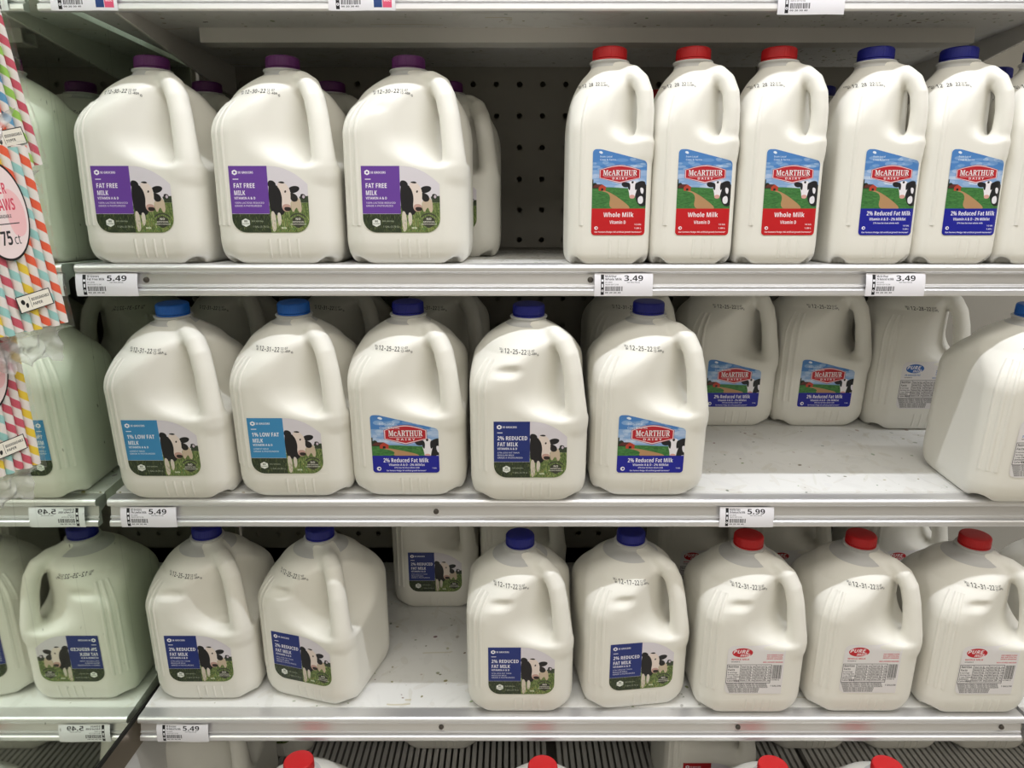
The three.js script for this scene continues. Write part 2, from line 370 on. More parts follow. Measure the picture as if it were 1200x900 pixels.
const BODY = {
  plain: moulded(fieldPlain, GALLON, 3.4, true), dent: moulded(fieldDent, GALLON, 3.4, true), small: moulded(fieldSmallDent, GALLON, 3.4, true),
  rear: moulded(fieldPlain, GALLON, 5, true), half: moulded(fieldHalf, HALF, 3, false), halfRear: moulded(fieldHalf, HALF, 4.5, false),
};
const lathe = (pts, n = 40) => new THREE.LatheGeometry(pts.map(([r, y]) => new THREE.Vector2(r / 1000, y / 1000)), n);
function neckGeometry(J, skirt) {
  const t = J.top, p = [];
  for (let i = 0; i <= 8; i++) { const y = lerp(t - skirt, t - 3, i / 8); p.push([J.profile(y) + 0.5, y]); }
  p.push([21.2, t - 1], [22.6, t], [23.2, t + 1], [22.8, t + 2.2], [20, t + 2.6], [18.4, t + 3]);
  return lathe(p);
}
function capGeometry(y0) {                                             // ribbed skirt, tamper band, rounded top
  const prof = [[18.2, 3.2], [18.6, 3.2], [19.0, 3.3], [19.1, 3.4], [19.2, 3.5], [19.6, 3.8], [19.4, 13.2], [18.7, 14.8], [17.2, 15.6], [9, 15.9], [0, 15.9]], n = 88;
  const P = [], I = [];
  for (let j = 0; j < prof.length; j++) for (let i = 0; i <= n; i++) {
    const a = i / n * Math.PI * 2, rib = j >= 5 && j <= 6 ? (i % 2 ? 0.35 : -0.35) : 0, r = prof[j][0] + rib;
    P.push(r * Math.sin(a) / 1000, (y0 + prof[j][1]) / 1000, r * Math.cos(a) / 1000);
  }
  for (let j = 0; j < prof.length - 1; j++) for (let i = 0; i < n; i++) { const a = j * (n + 1) + i, b = a + 1, c = a + n + 1, d = c + 1; I.push(a, b, d, a, d, c); }
  const g = new THREE.BufferGeometry(); g.setAttribute('position', new THREE.Float32BufferAttribute(P, 3)); g.setIndex(I); g.computeVertexNormals(); return g;
}
const bandGeometry = (y0) => lathe([[18.0, y0], [19.7, y0 + 0.2], [19.9, y0 + 0.6], [19.9, y0 + 2.4], [19.6, y0 + 2.9], [18.0, y0 + 2.9]], 48);
const NECK = { gallon: neckGeometry(GALLON, 7), half: neckGeometry(HALF, 5), wide: neckGeometry(GALLON, 12.5) };
const CAP = { gallon: capGeometry(GALLON.top + 1.6), half: capGeometry(HALF.top + 1.6) }, BAND = { gallon: bandGeometry(GALLON.top + 1.6), half: bandGeometry(HALF.top + 1.6) };

// a printed sheet that follows the jug's face: yb(t), yt(t) give its lower and upper outline
function patch(f, x0, x1, yb, yt, nx, ny, off) {
  const P = [], U = [], I = [], N = [];
  let lowY = 1e9, highY = -1e9; for (let i = 0; i <= 100; i++) { lowY = Math.min(lowY, yb(i / 100)); highY = Math.max(highY, yt(i / 100)); }
  for (let i = 0; i <= nx; i++) {
    const t = 0.5 - 0.5 * Math.cos(Math.PI * i / nx), x = lerp(x0, x1, t), a = yb(t), b = yt(t);
    for (let j = 0; j <= ny; j++) {
      const y = lerp(a, b, j / ny), p = hit(f, [x, y, 130], [0, 0, -1], 200), g = gradient(f, ...p, 1.2), l = Math.hypot(...g);
      P.push((p[0] + g[0] / l * off) / 1000, (p[1] + g[1] / l * off) / 1000, (p[2] + g[2] / l * off) / 1000); N.push(g[0] / l, g[1] / l, g[2] / l);
      U.push(t, (y - lowY) / (highY - lowY));
    }
  }
  for (let i = 0; i < nx; i++) for (let j = 0; j < ny; j++) { const a = i * (ny + 1) + j, b = a + 1, c = a + ny + 1, d = c + 1; I.push(a, c, d, a, d, b); }
  const g = new THREE.BufferGeometry();
  g.setAttribute('position', new THREE.Float32BufferAttribute(P, 3)); g.setAttribute('normal', new THREE.Float32BufferAttribute(N, 3)); g.setAttribute('uv', new THREE.Float32BufferAttribute(U, 2)); g.setIndex(I);
  return g;
}
function cornerCut(t, w, r, left, right) {                             // how far a rounded corner eats into an edge (all in mm)
  const x = t * w; let c = 0;
  if (left && x < r) c = Math.max(c, r - Math.sqrt(Math.max(0, r * r - (r - x) ** 2)));
  if (right && w - x < r) c = Math.max(c, r - Math.sqrt(Math.max(0, r * r - (r - (w - x)) ** 2)));
  return c;
}
const LABEL = {
  cow: patch(fieldPlain, -48, 41, (t) => 36 + cornerCut(t, 89, 16, 1, 1), (t) => 110 - (t > 0.5 ? 20 * ((t - 0.5) / 0.5) ** 2.2 : 0), 30, 8, 0.45),
  cowR: patch(fieldPlain, -43, 46, (t) => 36 + cornerCut(t, 89, 16, 1, 1), (t) => 110 - (t > 0.5 ? 20 * ((t - 0.5) / 0.5) ** 2.2 : 0), 30, 8, 0.45),
  farm: patch(fieldPlain, -42, 41, (t) => 36 + cornerCut(t, 83, 4, 1, 1), (t) => 113 - 18 * Math.max(0, (t - 0.12) / 0.88) - cornerCut(t, 83, 4, 1, 1), 30, 8, 0.45),
  facts: patch(fieldPlain, -39, 38, (t) => 38 + cornerCut(t, 77, 9, 1, 0), (t) => 114 - cornerCut(t, 77, 9, 1, 1), 30, 8, 0.45),
  farmHalf: patch(fieldHalf, -22, 40, (t) => 33 + cornerCut(t, 62, 4, 1, 1), (t) => 128 - 13 * Math.max(0, (t - 0.15) / 0.85) - cornerCut(t, 62, 4, 1, 1), 26, 10, 0.45),
};
const DATE = { gallon: patch(fieldPlain, -36, 12, () => 186, () => 197, 20, 3, 0.35), half: patch(fieldHalf, -37, -4, () => 194, () => 203, 16, 3, 0.35) };

// ---------------------------------------------------------------- printed labels
const font = (g, px, w = 'bold', fam = 'sans-serif') => { g.font = `${w} ${px}px ${fam}`; };
function fitText(g, s, x, y, w, h, weight = 'bold', fam = 'sans-serif') {   // text squeezed into a width
  font(g, h, weight, fam); const m = g.measureText(s).width; g.save(); g.translate(x, y); g.scale(w / m, 1); g.fillText(s, 0, 0); g.restore();
}
function grass(g, x0, y0, x1, y1, n, dark) {
  g.fillStyle = dark ? '#2f3b26' : '#6d7f45'; g.fillRect(x0, y0, x1 - x0, y1 - y0);
  for (let i = 0; i < n; i++) {
    const x = lerp(x0, x1, rnd()), y = lerp(y0, y1, rnd()), l = 14 + rnd() * 30, s = rnd() * rnd();
    g.strokeStyle = dark ? `rgb(${24 + s * 110},${34 + s * 110},${20 + s * 70})` : `rgb(${60 + s * 150},${84 + s * 130},${36 + s * 110})`; g.lineWidth = 2 + rnd() * 4;
    g.beginPath(); g.moveTo(x, y); g.lineTo(x + (rnd() - 0.5) * 12, Math.max(y0, y - l)); g.stroke();
  }
}
function blob(g, col, pts) {
  g.fillStyle = col; g.beginPath(); const n = pts.length;
  g.moveTo((pts[0][0] + pts[n - 1][0]) / 2, (pts[0][1] + pts[n - 1][1]) / 2);
  for (let i = 0; i < n; i++) { const q = pts[(i + 1) % n]; g.quadraticCurveTo(pts[i][0], pts[i][1], (pts[i][0] + q[0]) / 2, (pts[i][1] + q[1]) / 2); }
  g.closePath(); g.fill();
}
function hexagon(g, x, y, r, fill) { g.fillStyle = fill; g.beginPath(); for (let i = 0; i < 6; i++) { const a = Math.PI / 6 + i * Math.PI / 3; g.lineTo(x + r * Math.cos(a), y + r * Math.sin(a)); } g.closePath(); g.fill(); }
function cowLabel(color, lines, small) {
  return canvasTexture(768, 704, (g, w, h) => {
    g.fillStyle = '#ddd8df'; g.fillRect(0, 0, w, h);
    grass(g, 0, 505, w, h, 900, true); grass(g, 380, 385, w, h, 1500, false);
    g.fillStyle = '#33402c'; g.fillRect(690, 318, 78, 66);
    for (let i = 0; i < 20; i++) { g.beginPath(); g.arc(690 + rnd() * 80, 325 + rnd() * 20, 12, 0, 7); g.fill(); }
    blob(g, '#c9b7a0', [[600, 330], [690, 330], [702, 470], [672, 500], [648, 420], [612, 500], [590, 440]]);       // rear animal
    blob(g, '#1d1a1c', [[575, 270], [660, 300], [668, 370], [600, 380]]); blob(g, '#1d1a1c', [[690, 290], [742, 296], [740, 350], [694, 346]]);
    g.fillStyle = '#c8bcc6'; g.beginPath(); g.ellipse(722, 322, 13, 18, 0, 0, 7); g.fill();
    blob(g, '#17161a', [[378, 170], [450, 190], [520, 260], [540, 420], [520, 520], [430, 520], [378, 460]]);           // body
    blob(g, '#d6cabd', [[385, 470], [430, 480], [440, 640], [420, 700], [392, 690]]); blob(g, '#d8cfc4', [[450, 480], [492, 500], [486, 620], [452, 640]]);
    blob(g, '#17161a', [[378, 152], [430, 150], [462, 190], [440, 220], [378, 230]]);                                   // near ear
    blob(g, '#17161a', [[580, 225], [640, 205], [690, 220], [680, 262], [620, 290], [580, 270]]);                       // far ear
    blob(g, '#e6d8cf', [[466, 178], [520, 164], [570, 200], [598, 270], [590, 380], [592, 470], [540, 486], [500, 452], [506, 350], [480, 260]]);
    blob(g, '#17161a', [[452, 200], [492, 240], [512, 340], [496, 440], [462, 420], [448, 300]]);
    blob(g, '#17161a', [[470, 170], [520, 158], [550, 176], [520, 186]]);
    blob(g, '#c69f94', [[505, 400], [590, 400], [592, 480], [510, 480]]); blob(g, '#2a1f1f', [[520, 430], [592, 432], [590, 474], [530, 476]]);
    g.fillStyle = '#3a2c28'; g.beginPath(); g.ellipse(545, 268, 9, 13, 0.3, 0, 7); g.fill();
    for (let i = 0; i < 160; i++) { const x = 385 + rnd() * 370, y = 590 + rnd() * 110; g.strokeStyle = `rgb(${90 + rnd() * 90},${115 + rnd() * 70},${60 + rnd() * 50})`; g.lineWidth = 2; g.beginPath(); g.moveTo(x, y); g.lineTo(x + (rnd() - 0.5) * 14, y - 26 * rnd() - 8); g.stroke(); }
    g.fillStyle = color; g.fillRect(0, 0, 378, 502);
    g.fillStyle = '#f2f0f6'; hexagon(g, 58, 68, 29, '#f2f0f6'); hexagon(g, 58, 68, 12, color);
    font(g, 30, 'normal'); g.fillStyle = '#f2f0f6'; fitText(g, 'SE GROCERS', 92, 80, 150, 32);
    g.fillRect(36, 134, 56, 9);
    lines.forEach(([s, wd], i) => fitText(g, s, 36, 230 + i * 76, wd, 68));
    fitText(g, 'VITAMIN A & D', 36, 350, 210, 36);
    small.forEach((s, i) => { font(g, 26, 'normal'); g.fillText(s, 36, 396 + i * 32); });
    hexagon(g, 132, 598, 46, '#e8ebe4'); g.fillStyle = '#39432f'; font(g, 30); g.textAlign = 'center'; g.fillText('80', 132, 594); font(g, 15); g.fillText('CALORIES', 132, 614); g.textAlign = 'left';
    g.fillStyle = '#b9c0ad'; font(g, 20, 'normal'); g.fillText('PER SERVING', 190, 590); font(g, 26, 'normal'); g.fillText('1 GAL (3.78 L)', 196, 650); font(g, 26); g.fillStyle = '#e8ead8'; g.fillText('Milk', 482, 664);
    hexagon(g, 655, 590, 68, 'rgba(50,50,44,0.9)'); g.strokeStyle = '#3c3c34'; g.lineWidth = 14; g.beginPath(); g.arc(655, 594, 92, Math.PI * 1.2, Math.PI * 1.8); g.stroke();
    g.fillStyle = '#e4e2d8'; g.textAlign = 'center'; font(g, 34); g.fillText('NO', 655, 570); font(g, 22); g.fillText('ARTIFICIAL', 655, 597); font(g, 16); g.fillText('GROWTH HORMONE', 655, 620); g.textAlign = 'left';
  });
}
function farmLabel(w, h, band, bandTop, title, lines, wide) {
  return canvasTexture(w, h, (g) => {
    g.fillStyle = '#4a82c4'; g.fillRect(0, 0, w, h); g.fillStyle = '#86a9d6'; g.fillRect(0, h * 0.24, w, h * 0.3);
    for (let i = 0; i < 60; i++) { g.fillStyle = `rgba(225,230,242,${0.12 + rnd() * 0.3})`; g.beginPath(); g.ellipse(rnd() * w, h * (0.1 + rnd() * 0.38), 20 + rnd() * 50, 8 + rnd() * 16, 0, 0, 7); g.fill(); }
    const gy = wide ? h * 0.52 : h * 0.44, sx = w / 512;
    grassHill(g, w, gy, bandTop * h);
    blob(g, '#b68d63', [[w * 0.10, gy + 26], [w * 0.3, gy + 30], [w * 0.75, bandTop * h - 8], [w * 0.62, bandTop * h + 10], [w * 0.3, bandTop * h + 6], [w * 0.36, gy + 60]]);
    g.fillStyle = '#1d2a1c'; g.fillRect(0, gy - 26, w * 0.17, 36); g.beginPath(); g.arc(w * 0.05, gy - 26, 20 * sx, 0, 7); g.fill(); g.fillRect(0, gy - 80, w * 0.02, 80);
    g.fillStyle = '#b8402c'; g.fillRect(w * 0.12, gy - 4, w * 0.13, 36); g.beginPath(); g.moveTo(w * 0.10, gy); g.lineTo(w * 0.185, gy - 30); g.lineTo(w * 0.27, gy); g.fill(); g.fillStyle = '#5c2a24'; g.beginPath(); g.moveTo(0, gy + 2); g.lineTo(w * 0.06, gy - 32); g.lineTo(w * 0.185, gy - 32); g.lineTo(w * 0.11, gy + 2); g.fill(); g.fillStyle = '#1d1a1a'; g.fillRect(w * 0.165, gy + 8, w * 0.04, 24);
    const cx = w * (wide ? 0.83 : 0.74), cy = gy + (wide ? 10 : 6), k = (wide ? 0.92 : 1.0) * sx;                     // cow at the right
    g.save(); g.translate(cx, cy); g.scale(k, k);
    blob(g, '#17171c', [[30, -70], [130, -60], [150, 60], [140, 180], [60, 180], [20, 60]]);
    blob(g, '#eceaf0', [[70, -10], [110, 0], [104, 60], [80, 50]]); blob(g, '#eceaf0', [[50, 90], [100, 70], [110, 150], [60, 160]]);
    blob(g, '#17171c', [[-110, -50], [-60, -64], [-20, -40], [-40, -6], [-90, -10]]); blob(g, '#17171c', [[40, -56], [90, -76], [130, -56], [96, -16], [50, -20]]);
    blob(g, '#efebf0', [[-32, -70], [34, -72], [48, -10], [30, 60], [24, 100], [-24, 100], [-28, 50], [-46, -10]]);
    blob(g, '#17171c', [[-44, -60], [-18, -40], [-22, 30], [-44, 0]]); blob(g, '#17171c', [[44, -62], [22, -40], [26, 30], [50, 0]]); blob(g, '#17171c', [[-12, -68], [12, -70], [8, -46], [-8, -46]]);
    blob(g, '#d9a39a', [[-26, 66], [26, 66], [24, 104], [-24, 104]]); g.restore();
    // shield
    const x0 = w * (wide ? 0.21 : 0.145), x1 = w * (wide ? 0.81 : 0.86), ym = wide ? h * 0.335 : h * 0.285, hh = wide ? h * 0.145 : h * 0.092, xm = (x0 + x1) / 2;
    const sh = (o, col) => { g.fillStyle = col; g.beginPath(); g.moveTo(x0 - o, ym - hh * 0.5 - o * 0.4); g.quadraticCurveTo(xm - w * 0.12, ym - hh - o * 1.2, xm, ym - hh - o * 1.2); g.quadraticCurveTo(xm + w * 0.12, ym - hh - o * 1.2, x1 + o, ym - hh * 0.5 - o * 0.4); g.lineTo(x1 + o, ym + hh * 0.45 + o * 0.4); g.lineTo(xm, ym + hh + o * 1.2); g.lineTo(x0 - o, ym + hh * 0.45 + o * 0.4); g.closePath(); g.fill(); };
    sh(10 * sx, '#a3202c'); sh(6 * sx, '#efe6ea'); sh(0, '#b81f2b');
    const ts = hh * 0.95; g.fillStyle = '#f6f1f3'; g.strokeStyle = '#4a1018'; g.lineWidth = 3;
    font(g, ts, 'bold', 'serif'); const word = 'McARTHUR'; const mw = g.measureText(word).width; g.save(); g.translate(x0 + w * 0.045, ym + hh * 0.18); g.scale((x1 - x0 - w * 0.09) / mw, 1); g.strokeText(word, 2, 3); g.fillText(word, 0, 0); g.restore();
    g.fillStyle = '#efe6ea'; g.fillRect(x0 + w * 0.06, ym + hh * 0.30, x1 - x0 - w * 0.12, 3 * sx);
    fitText(g, 'D A I R Y', xm - w * 0.14, ym + hh * 0.68, w * 0.28, hh * 0.36);
    g.fillStyle = '#e8eef8'; blob(g, '#e8eef8', [[w * 0.1, 30], [w * 0.14, 14], [w * 0.19, 34], [w * 0.16, 50]]); font(g, 24 * sx, 'normal'); g.fillText('from Local', w * 0.13, (wide ? 0.17 : 0.095) * h); g.fillText('Cows & Farms', w * 0.13, (wide ? 0.235 : 0.13) * h);
    g.fillStyle = band; g.fillRect(0, bandTop * h, w, h);
    g.fillStyle = '#f3f1f6';
    fitText(g, title[0], w * title[1], h * title[2], w * title[3], h * title[4]);
    for (const [s, x, y, tw, th, wt] of lines) fitText(g, s, w * x, h * y, w * tw, h * th, wt || 'bold');
    g.beginPath(); g.arc(w * 0.09, h * (wide ? 0.93 : 0.915), 17 * sx, 0, 7); g.fill(); g.fillStyle = band; g.beginPath(); g.arc(w * 0.095, h * (wide ? 0.93 : 0.915), 8 * sx, 0, 7); g.fill();
  });
}
function grassHill(g, w, gy, bottom) {
  g.fillStyle = '#3f7a3d'; g.beginPath(); g.moveTo(0, gy + 10); g.bezierCurveTo(w * 0.3, gy - 24, w * 0.6, gy + 22, w, gy + 4); g.lineTo(w, bottom + 4); g.lineTo(0, bottom + 4); g.fill();
  for (let i = 0; i < 500; i++) { const s = rnd(); g.fillStyle = `rgba(${30 + s * 60},${80 + s * 70},${36 + s * 40},0.5)`; g.beginPath(); g.ellipse(rnd() * w, lerp(gy + 12, bottom, rnd()), 6 + rnd() * 18, 2 + rnd() * 4, 0, 0, 7); g.fill(); }
}
function factsLabel(ink, words) {
  return canvasTexture(704, 660, (g, w, h) => {
    g.fillStyle = '#e6e3e3'; g.fillRect(0, 0, w, h);
    g.fillStyle = ink; g.beginPath(); g.ellipse(180, 96, 125, 62, 0, 0, 7); g.fill();
    g.fillStyle = '#f4eef0'; font(g, 72, 'italic bold'); fitText(g, 'PURE', 62, 104, 190, 66, 'italic bold'); fitText(g, 'milk', 150, 146, 130, 54, 'italic bold', 'serif');
    g.fillStyle = ink; fitText(g, words, 50, 196, 220, 30); g.fillStyle = '#4b3f46'; fitText(g, 'VITAMIN D', 50, 226, 110, 22);
    g.fillStyle = ink; for (let i = 0; i < 3; i++) fitText(g, ['OUR FARMERS PLEDGE', 'NO ARTIFICIAL', 'GROWTH HORMONES'][i], 480, 134 + i * 26, 196, 24);
    fitText(g, 'GRADE A PASTEURIZED HOMOGENIZED', 440, 232, 244, 24);
    const K = '#17161a'; g.fillStyle = K; fitText(g, 'Nutrition', 22, 300, 130, 44); fitText(g, 'Facts', 22, 342, 84, 40);
    font(g, 22, 'normal'); ['8 servings', 'Serving size', '1 cup (240mL)', 'Amount', 'Calories'].forEach((s, i) => { font(g, i > 2 ? 30 : 24, 'bold'); g.fillText(s, 22, 374 + i * 29); }); font(g, 40); g.fillText('150', 106, 494);
    g.strokeStyle = K; g.lineWidth = 6; g.strokeRect(10, 258, 542, 252); g.lineWidth = 4; for (const x of [172, 362]) { g.beginPath(); g.moveTo(x, 258); g.lineTo(x, 500); g.stroke(); }
    const rows = ['Total Fat 8g', 'Saturated Fat 5g', 'Trans Fat 0g', 'Cholesterol 35mg', 'Sodium 120mg', 'Vitamin D 15%'], rows2 = ['Total Carb 12g', 'Dietary Fiber 0g', 'Total Sugars 12g', 'Added Sugars 0g', 'Protein 8g', 'Calcium 25%'];
    for (let i = 0; i < 6; i++) { const y = 298 + i * 37; fitText(g, rows[i], 178, y, 132, 33); fitText(g, rows2[i], 368, y, 132, 33); font(g, 25); g.fillText(`${(i * 7) % 13}%`, 322, y); g.fillText(`${(i * 5) % 11}%`, 512, y); g.fillRect(176, y + 6, 182, 4); g.fillRect(366, y + 6, 182, 4); }
    font(g, 16, 'normal'); for (let i = 0; i < 6; i++) { fitText(g, 'INGREDIENTS: MILK, VITAMIN D3. CONTAINS: MILK. KEEP REFRIGERATED', 14 + i * 9, 534 + i * 22, i < 3 ? 500 : 430 - i * 14, 27, 'bold'); }
    for (let x = 568, i = 0; x < 680; i++) { const b = 2 + ((i * 7) % 5); g.fillRect(x, 262, b, 190); x += b + 2 + ((i * 3) % 4); } font(g, 20); g.fillText('0 41498 12', 566, 474); font(g, 28); g.fillText('1 GALLON', 560, 560);
  });
}
const paper = (map) => std({ map, roughness: 0.42 });
const PRINT = {
  purple: paper(cowLabel('#6a3f9e', [['FAT FREE', 214], ['MILK', 112]], ['100% LACTOSE REDUCED', 'GRADE A PASTEURIZED'])),
  light: paper(cowLabel('#3c8cc0', [['1% LOW FAT', 290], ['MILK', 112]], ['LOWFAT MILK', 'GRADE A PASTEURIZED'])),
  dark: paper(cowLabel('#1d2f78', [['2% REDUCED', 318], ['FAT MILK', 216]], ['37% LESS FAT THAN', 'REGULAR MILK', 'GRADE A PASTEURIZED'])),
  red: paper(cowLabel('#b01722', [['WHOLE', 190], ['MILK', 120]], ['VITAMIN D MILK', 'GRADE A PASTEURIZED'])),
  farmRed: paper(farmLabel(512, 854, '#c4101a', 0.685, ['Whole Milk', 0.22, 0.785, 0.56, 0.075], [['Vitamin D', 0.34, 0.865, 0.30, 0.055], ['1/2 GAL', 0.80, 0.88, 0.13, 0.026], ['1.89 L', 0.80, 0.925, 0.13, 0.026], ['Our Farmers Pledge: NO artificial growth hormones*', 0.06, 0.97, 0.88, 0.026]], false)),
  farmBlue: paper(farmLabel(512, 854, '#141a96', 0.685, ['2% Reduced Fat Milk', 0.12, 0.765, 0.82, 0.07], [['Vitamin A & D - 2% Milkfat', 0.18, 0.825, 0.68, 0.045], ['37% less fat than whole milk', 0.26, 0.865, 0.48, 0.026], ['1/2 GAL', 0.82, 0.895, 0.12, 0.026], ['1.89 L', 0.82, 0.935, 0.12, 0.026], ['Our Farmers Pledge: NO artificial growth hormones*', 0.06, 0.975, 0.88, 0.026]], false)),
  farmWide: paper(farmLabel(640, 588, '#141a96', 0.70, ['2% Reduced Fat Milk', 0.16, 0.815, 0.68, 0.1], [['Vitamin A & D - 2% Milkfat', 0.24, 0.88, 0.54, 0.055], ['37% less fat than whole milk', 0.32, 0.925, 0.38, 0.032], ['1 GAL', 0.89, 0.93, 0.07, 0.03], ['Our Farmers Pledge: NO artificial growth hormones*', 0.2, 0.975, 0.6, 0.032]], true)),
  factsRed: paper(factsLabel('#c01626', 'WHOLE MILK')), factsBlue: paper(factsLabel('#2f63ae', '2% REDUCED FAT')),
};
const dateMat = {};
function datePrint(s) {
  if (!dateMat[s]) {
    const t = canvasTexture(368, 80, (g, w, h) => {
      g.clearRect(0, 0, w, h); g.fillStyle = '#17161a'; font(g, 46, 'bold', 'monospace');
      fitText(g, s, 44, 52, 206, 48, 'bold', 'monospace'); font(g, 20, 'bold', 'monospace'); fitText(g, 'SELL', 2, 34, 36, 20, 'bold', 'monospace'); fitText(g, 'BY', 14, 54, 22, 20, 'bold', 'monospace');
      fitText(g, '12:07', 256, 36, 64, 26, 'bold', 'monospace'); fitText(g, '12-48A', 256, 60, 84, 26, 'bold', 'monospace'); fitText(g, 'G', 344, 74, 16, 24, 'bold', 'monospace');
    });
    dateMat[s] = std({ map: t, transparent: true, roughness: 0.5 });
  }
  return dateMat[s];
}

// ---------------------------------------------------------------- placing jugs
function buildJug(name, label, group, o) {
  const t = thing(name, label, 'milk jug', group), half = name === 'half_gallon_jug', k = half ? 'half' : 'gallon';
  mesh('body', BODY[o.body], M.milk, t); mesh('neck', NECK[o.neck || k], M.neck, t); const cap = mesh('cap', CAP[k], o.cap, t); mesh('tamper_ring', BAND[k], o.cap, cap);
  if (o.print) mesh('label_sticker', LABEL[o.shape], o.print, t);
  if (o.date) mesh('date_print', DATE[k], datePrint(o.date), t);
  return t;
}
const OFFSET = { cow: -3.5, cowR: 1.5, farm: -0.5, facts: -0.5, farmHalf: 9 }, MID = { cow: 0.073, cowR: 0.073, farm: 0.071, facts: 0.076, farmHalf: 0.080 };
// px: pixel column of the label's middle (or of the cap if o.byCap), py: pixel row where the jug's front foot meets the shelf
function jug(row, px, py, label, o) {
  const half = o.shape === 'farmHalf', a = half ? 0.0485 : 0.073, foot = half ? 0.043 : 0.063;
  const t = buildJug(half ? 'half_gallon_jug' : 'milk_jug', label, o.group, o);
  const tilt = ROWS[row].tilt, yaw = (o.yaw || 0) * T;
  const zf = o.D ? -o.D + foot : zOnShelf(row, py), yBase = shelfY(row, zf);
  const zc = zf - foot * Math.cos(tilt), yc = yBase + foot * Math.sin(tilt);
  const mid = o.byCap ? 0.23 : MID[o.shape || 'cow'], fwd = o.byCap ? 0 : a;
  const hy = yc + mid * Math.cos(tilt) - fwd * Math.sin(tilt), hz = zc + mid * Math.sin(tilt) + fwd * Math.cos(tilt);
  const off = o.byCap ? 0 : (OFFSET[o.shape] / 1000) * Math.cos(yaw) + a * Math.sin(yaw);
  t.position.set(pixelX(px, hy, hz) - off, yc + 0.0004, zc);
  t.rotation.set(tilt, yaw, 0, 'XYZ');
  return t;
}
const purple = { D: 0.914, body: 'plain', cap: M.capPurple, print: PRINT.purple, shape: 'cow', date: '12-30-22' };
jug(1, 156, 307.5, 'fat free milk gallon with purple cap beside the mirrored side panel', { ...purple });
jug(1, 316, 308.5, 'fat free milk gallon with purple cap second from the mirrored side panel', { ...purple });
jug(1, 470, 309.5, 'dented fat free milk gallon with purple cap beside the bare perforated back wall', { ...purple, body: 'small' });
const purpleRear = { ...purple, body: 'rear', byCap: true, D: 1.072 };
jug(1, 243, 303, 'fat free milk gallon behind the two purple capped jugs nearest the mirror', { ...purpleRear });
jug(1, 388, 303, 'fat free milk gallon behind the gap left of the dented purple capped jug', { ...purpleRear });
jug(1, 526, 304.5, 'fat free milk gallon half hidden behind the dented purple capped jug, handle showing', { ...purpleRear });
const hr = { D: 0.888, body: 'half', cap: M.capRed, print: PRINT.farmRed, shape: 'farmHalf', date: '12 28 22' }, hb = { ...hr, cap: M.capDark, print: PRINT.farmBlue };
jug(1, 725.5, 313, 'red capped whole milk half gallon beside the bare perforated back wall', { ...hr });
jug(1, 825, 313, 'red capped whole milk half gallon between two other red capped half gallons', { ...hr });
jug(1, 927, 313, 'red capped whole milk half gallon next to a blue capped half gallon', { ...hr });
jug(1, 1042, 312.5, 'blue capped reduced fat half gallon next to a red capped half gallon', { ...hb });
jug(1, 1141, 312.5, 'blue capped reduced fat half gallon between two blue capped half gallons', { ...hb });
jug(1, 1241, 312.5, 'blue capped half gallon at the end past the bracket, partly cut off', { ...hb });
const rr = { ...hr, body: 'halfRear', byCap: true, D: 1.0 }, rb = { ...hb, body: 'halfRear', byCap: true, D: 1.0 };
jug(1, 717, 303.5, 'red capped half gallon hidden behind the end one of the red row', { ...rr });
jug(1, 772, 300, 'red capped half gallon deep on the shelf seen between two red capped ones', { ...rr, D: 1.16 });
jug(1, 962, 301, 'blue capped half gallon deep on the shelf beside the last red capped one', { ...rb, D: 1.13 });
jug(1, 1165, 304.5, 'blue capped half gallon behind, its cap showing beside the shelf bracket', { ...rb });

const one = { body: 'plain', cap: M.capLight, print: PRINT.light, shape: 'cow', date: '12-31-22' };
jug(2, 190, 584, 'low fat milk gallon with light blue cap and label beside the mirrored panel', { ...one });
jug(2, 335, 581, 'low fat milk gallon with light blue label next to a farm scene label jug', { ...one });
const farm = { body: 'plain', cap: M.capDark, print: PRINT.farmWide, shape: 'farm', date: '12-25-22' };
const two = { body: 'dent', cap: M.capDark, print: PRINT.dark, shape: 'cowR', date: '12-25-22' };
jug(2, 475, 580, 'farm scene label gallon with dark blue cap between light blue and dark blue cow labels', { ...farm });
jug(2, 621.5, 586, 'dark blue cow label reduced fat gallon standing between two farm scene label gallons', { ...two });
jug(2, 763, 580, 'farm scene label gallon with dark blue cap beside the empty stretch of shelf', { ...farm });
const bl = { body: 'dent', cap: M.capLight, print: PRINT.factsBlue, shape: 'facts', date: '12-28-22' };
jug(2, 1226, 588, 'large cut off gallon with nutrition label and bright blue cap at the shelf front', { ...bl });
const farmRear = { ...farm, body: 'rear' };
jug(2, 859, 499, 'farm scene label gallon at the back of the shelf, next to the front farm jug', { ...farmRear });
jug(2, 968, 499, 'farm scene label gallon at the back between a farm label and a nutrition label jug', { ...farmRear });
jug(2, 1083, 503, 'gallon with black nutrition panel and blue oval at the back of the shelf', { ...bl, body: 'rear' });
const rearRow = { ...one, body: 'rear', byCap: true };
for (const [px, where] of [[271, 'behind the two light blue label jugs'], [402, 'between a light blue label and a farm label jug'], [518, 'between a farm label and a dark blue cow label jug']]) jug(2, px, 501, `shaded back row gallon seen ${where}`, { ...rearRow });
jug(2, 740, 500, 'shaded gallon directly behind the farm label jug by the empty stretch', { ...rearRow, cap: M.capDark });

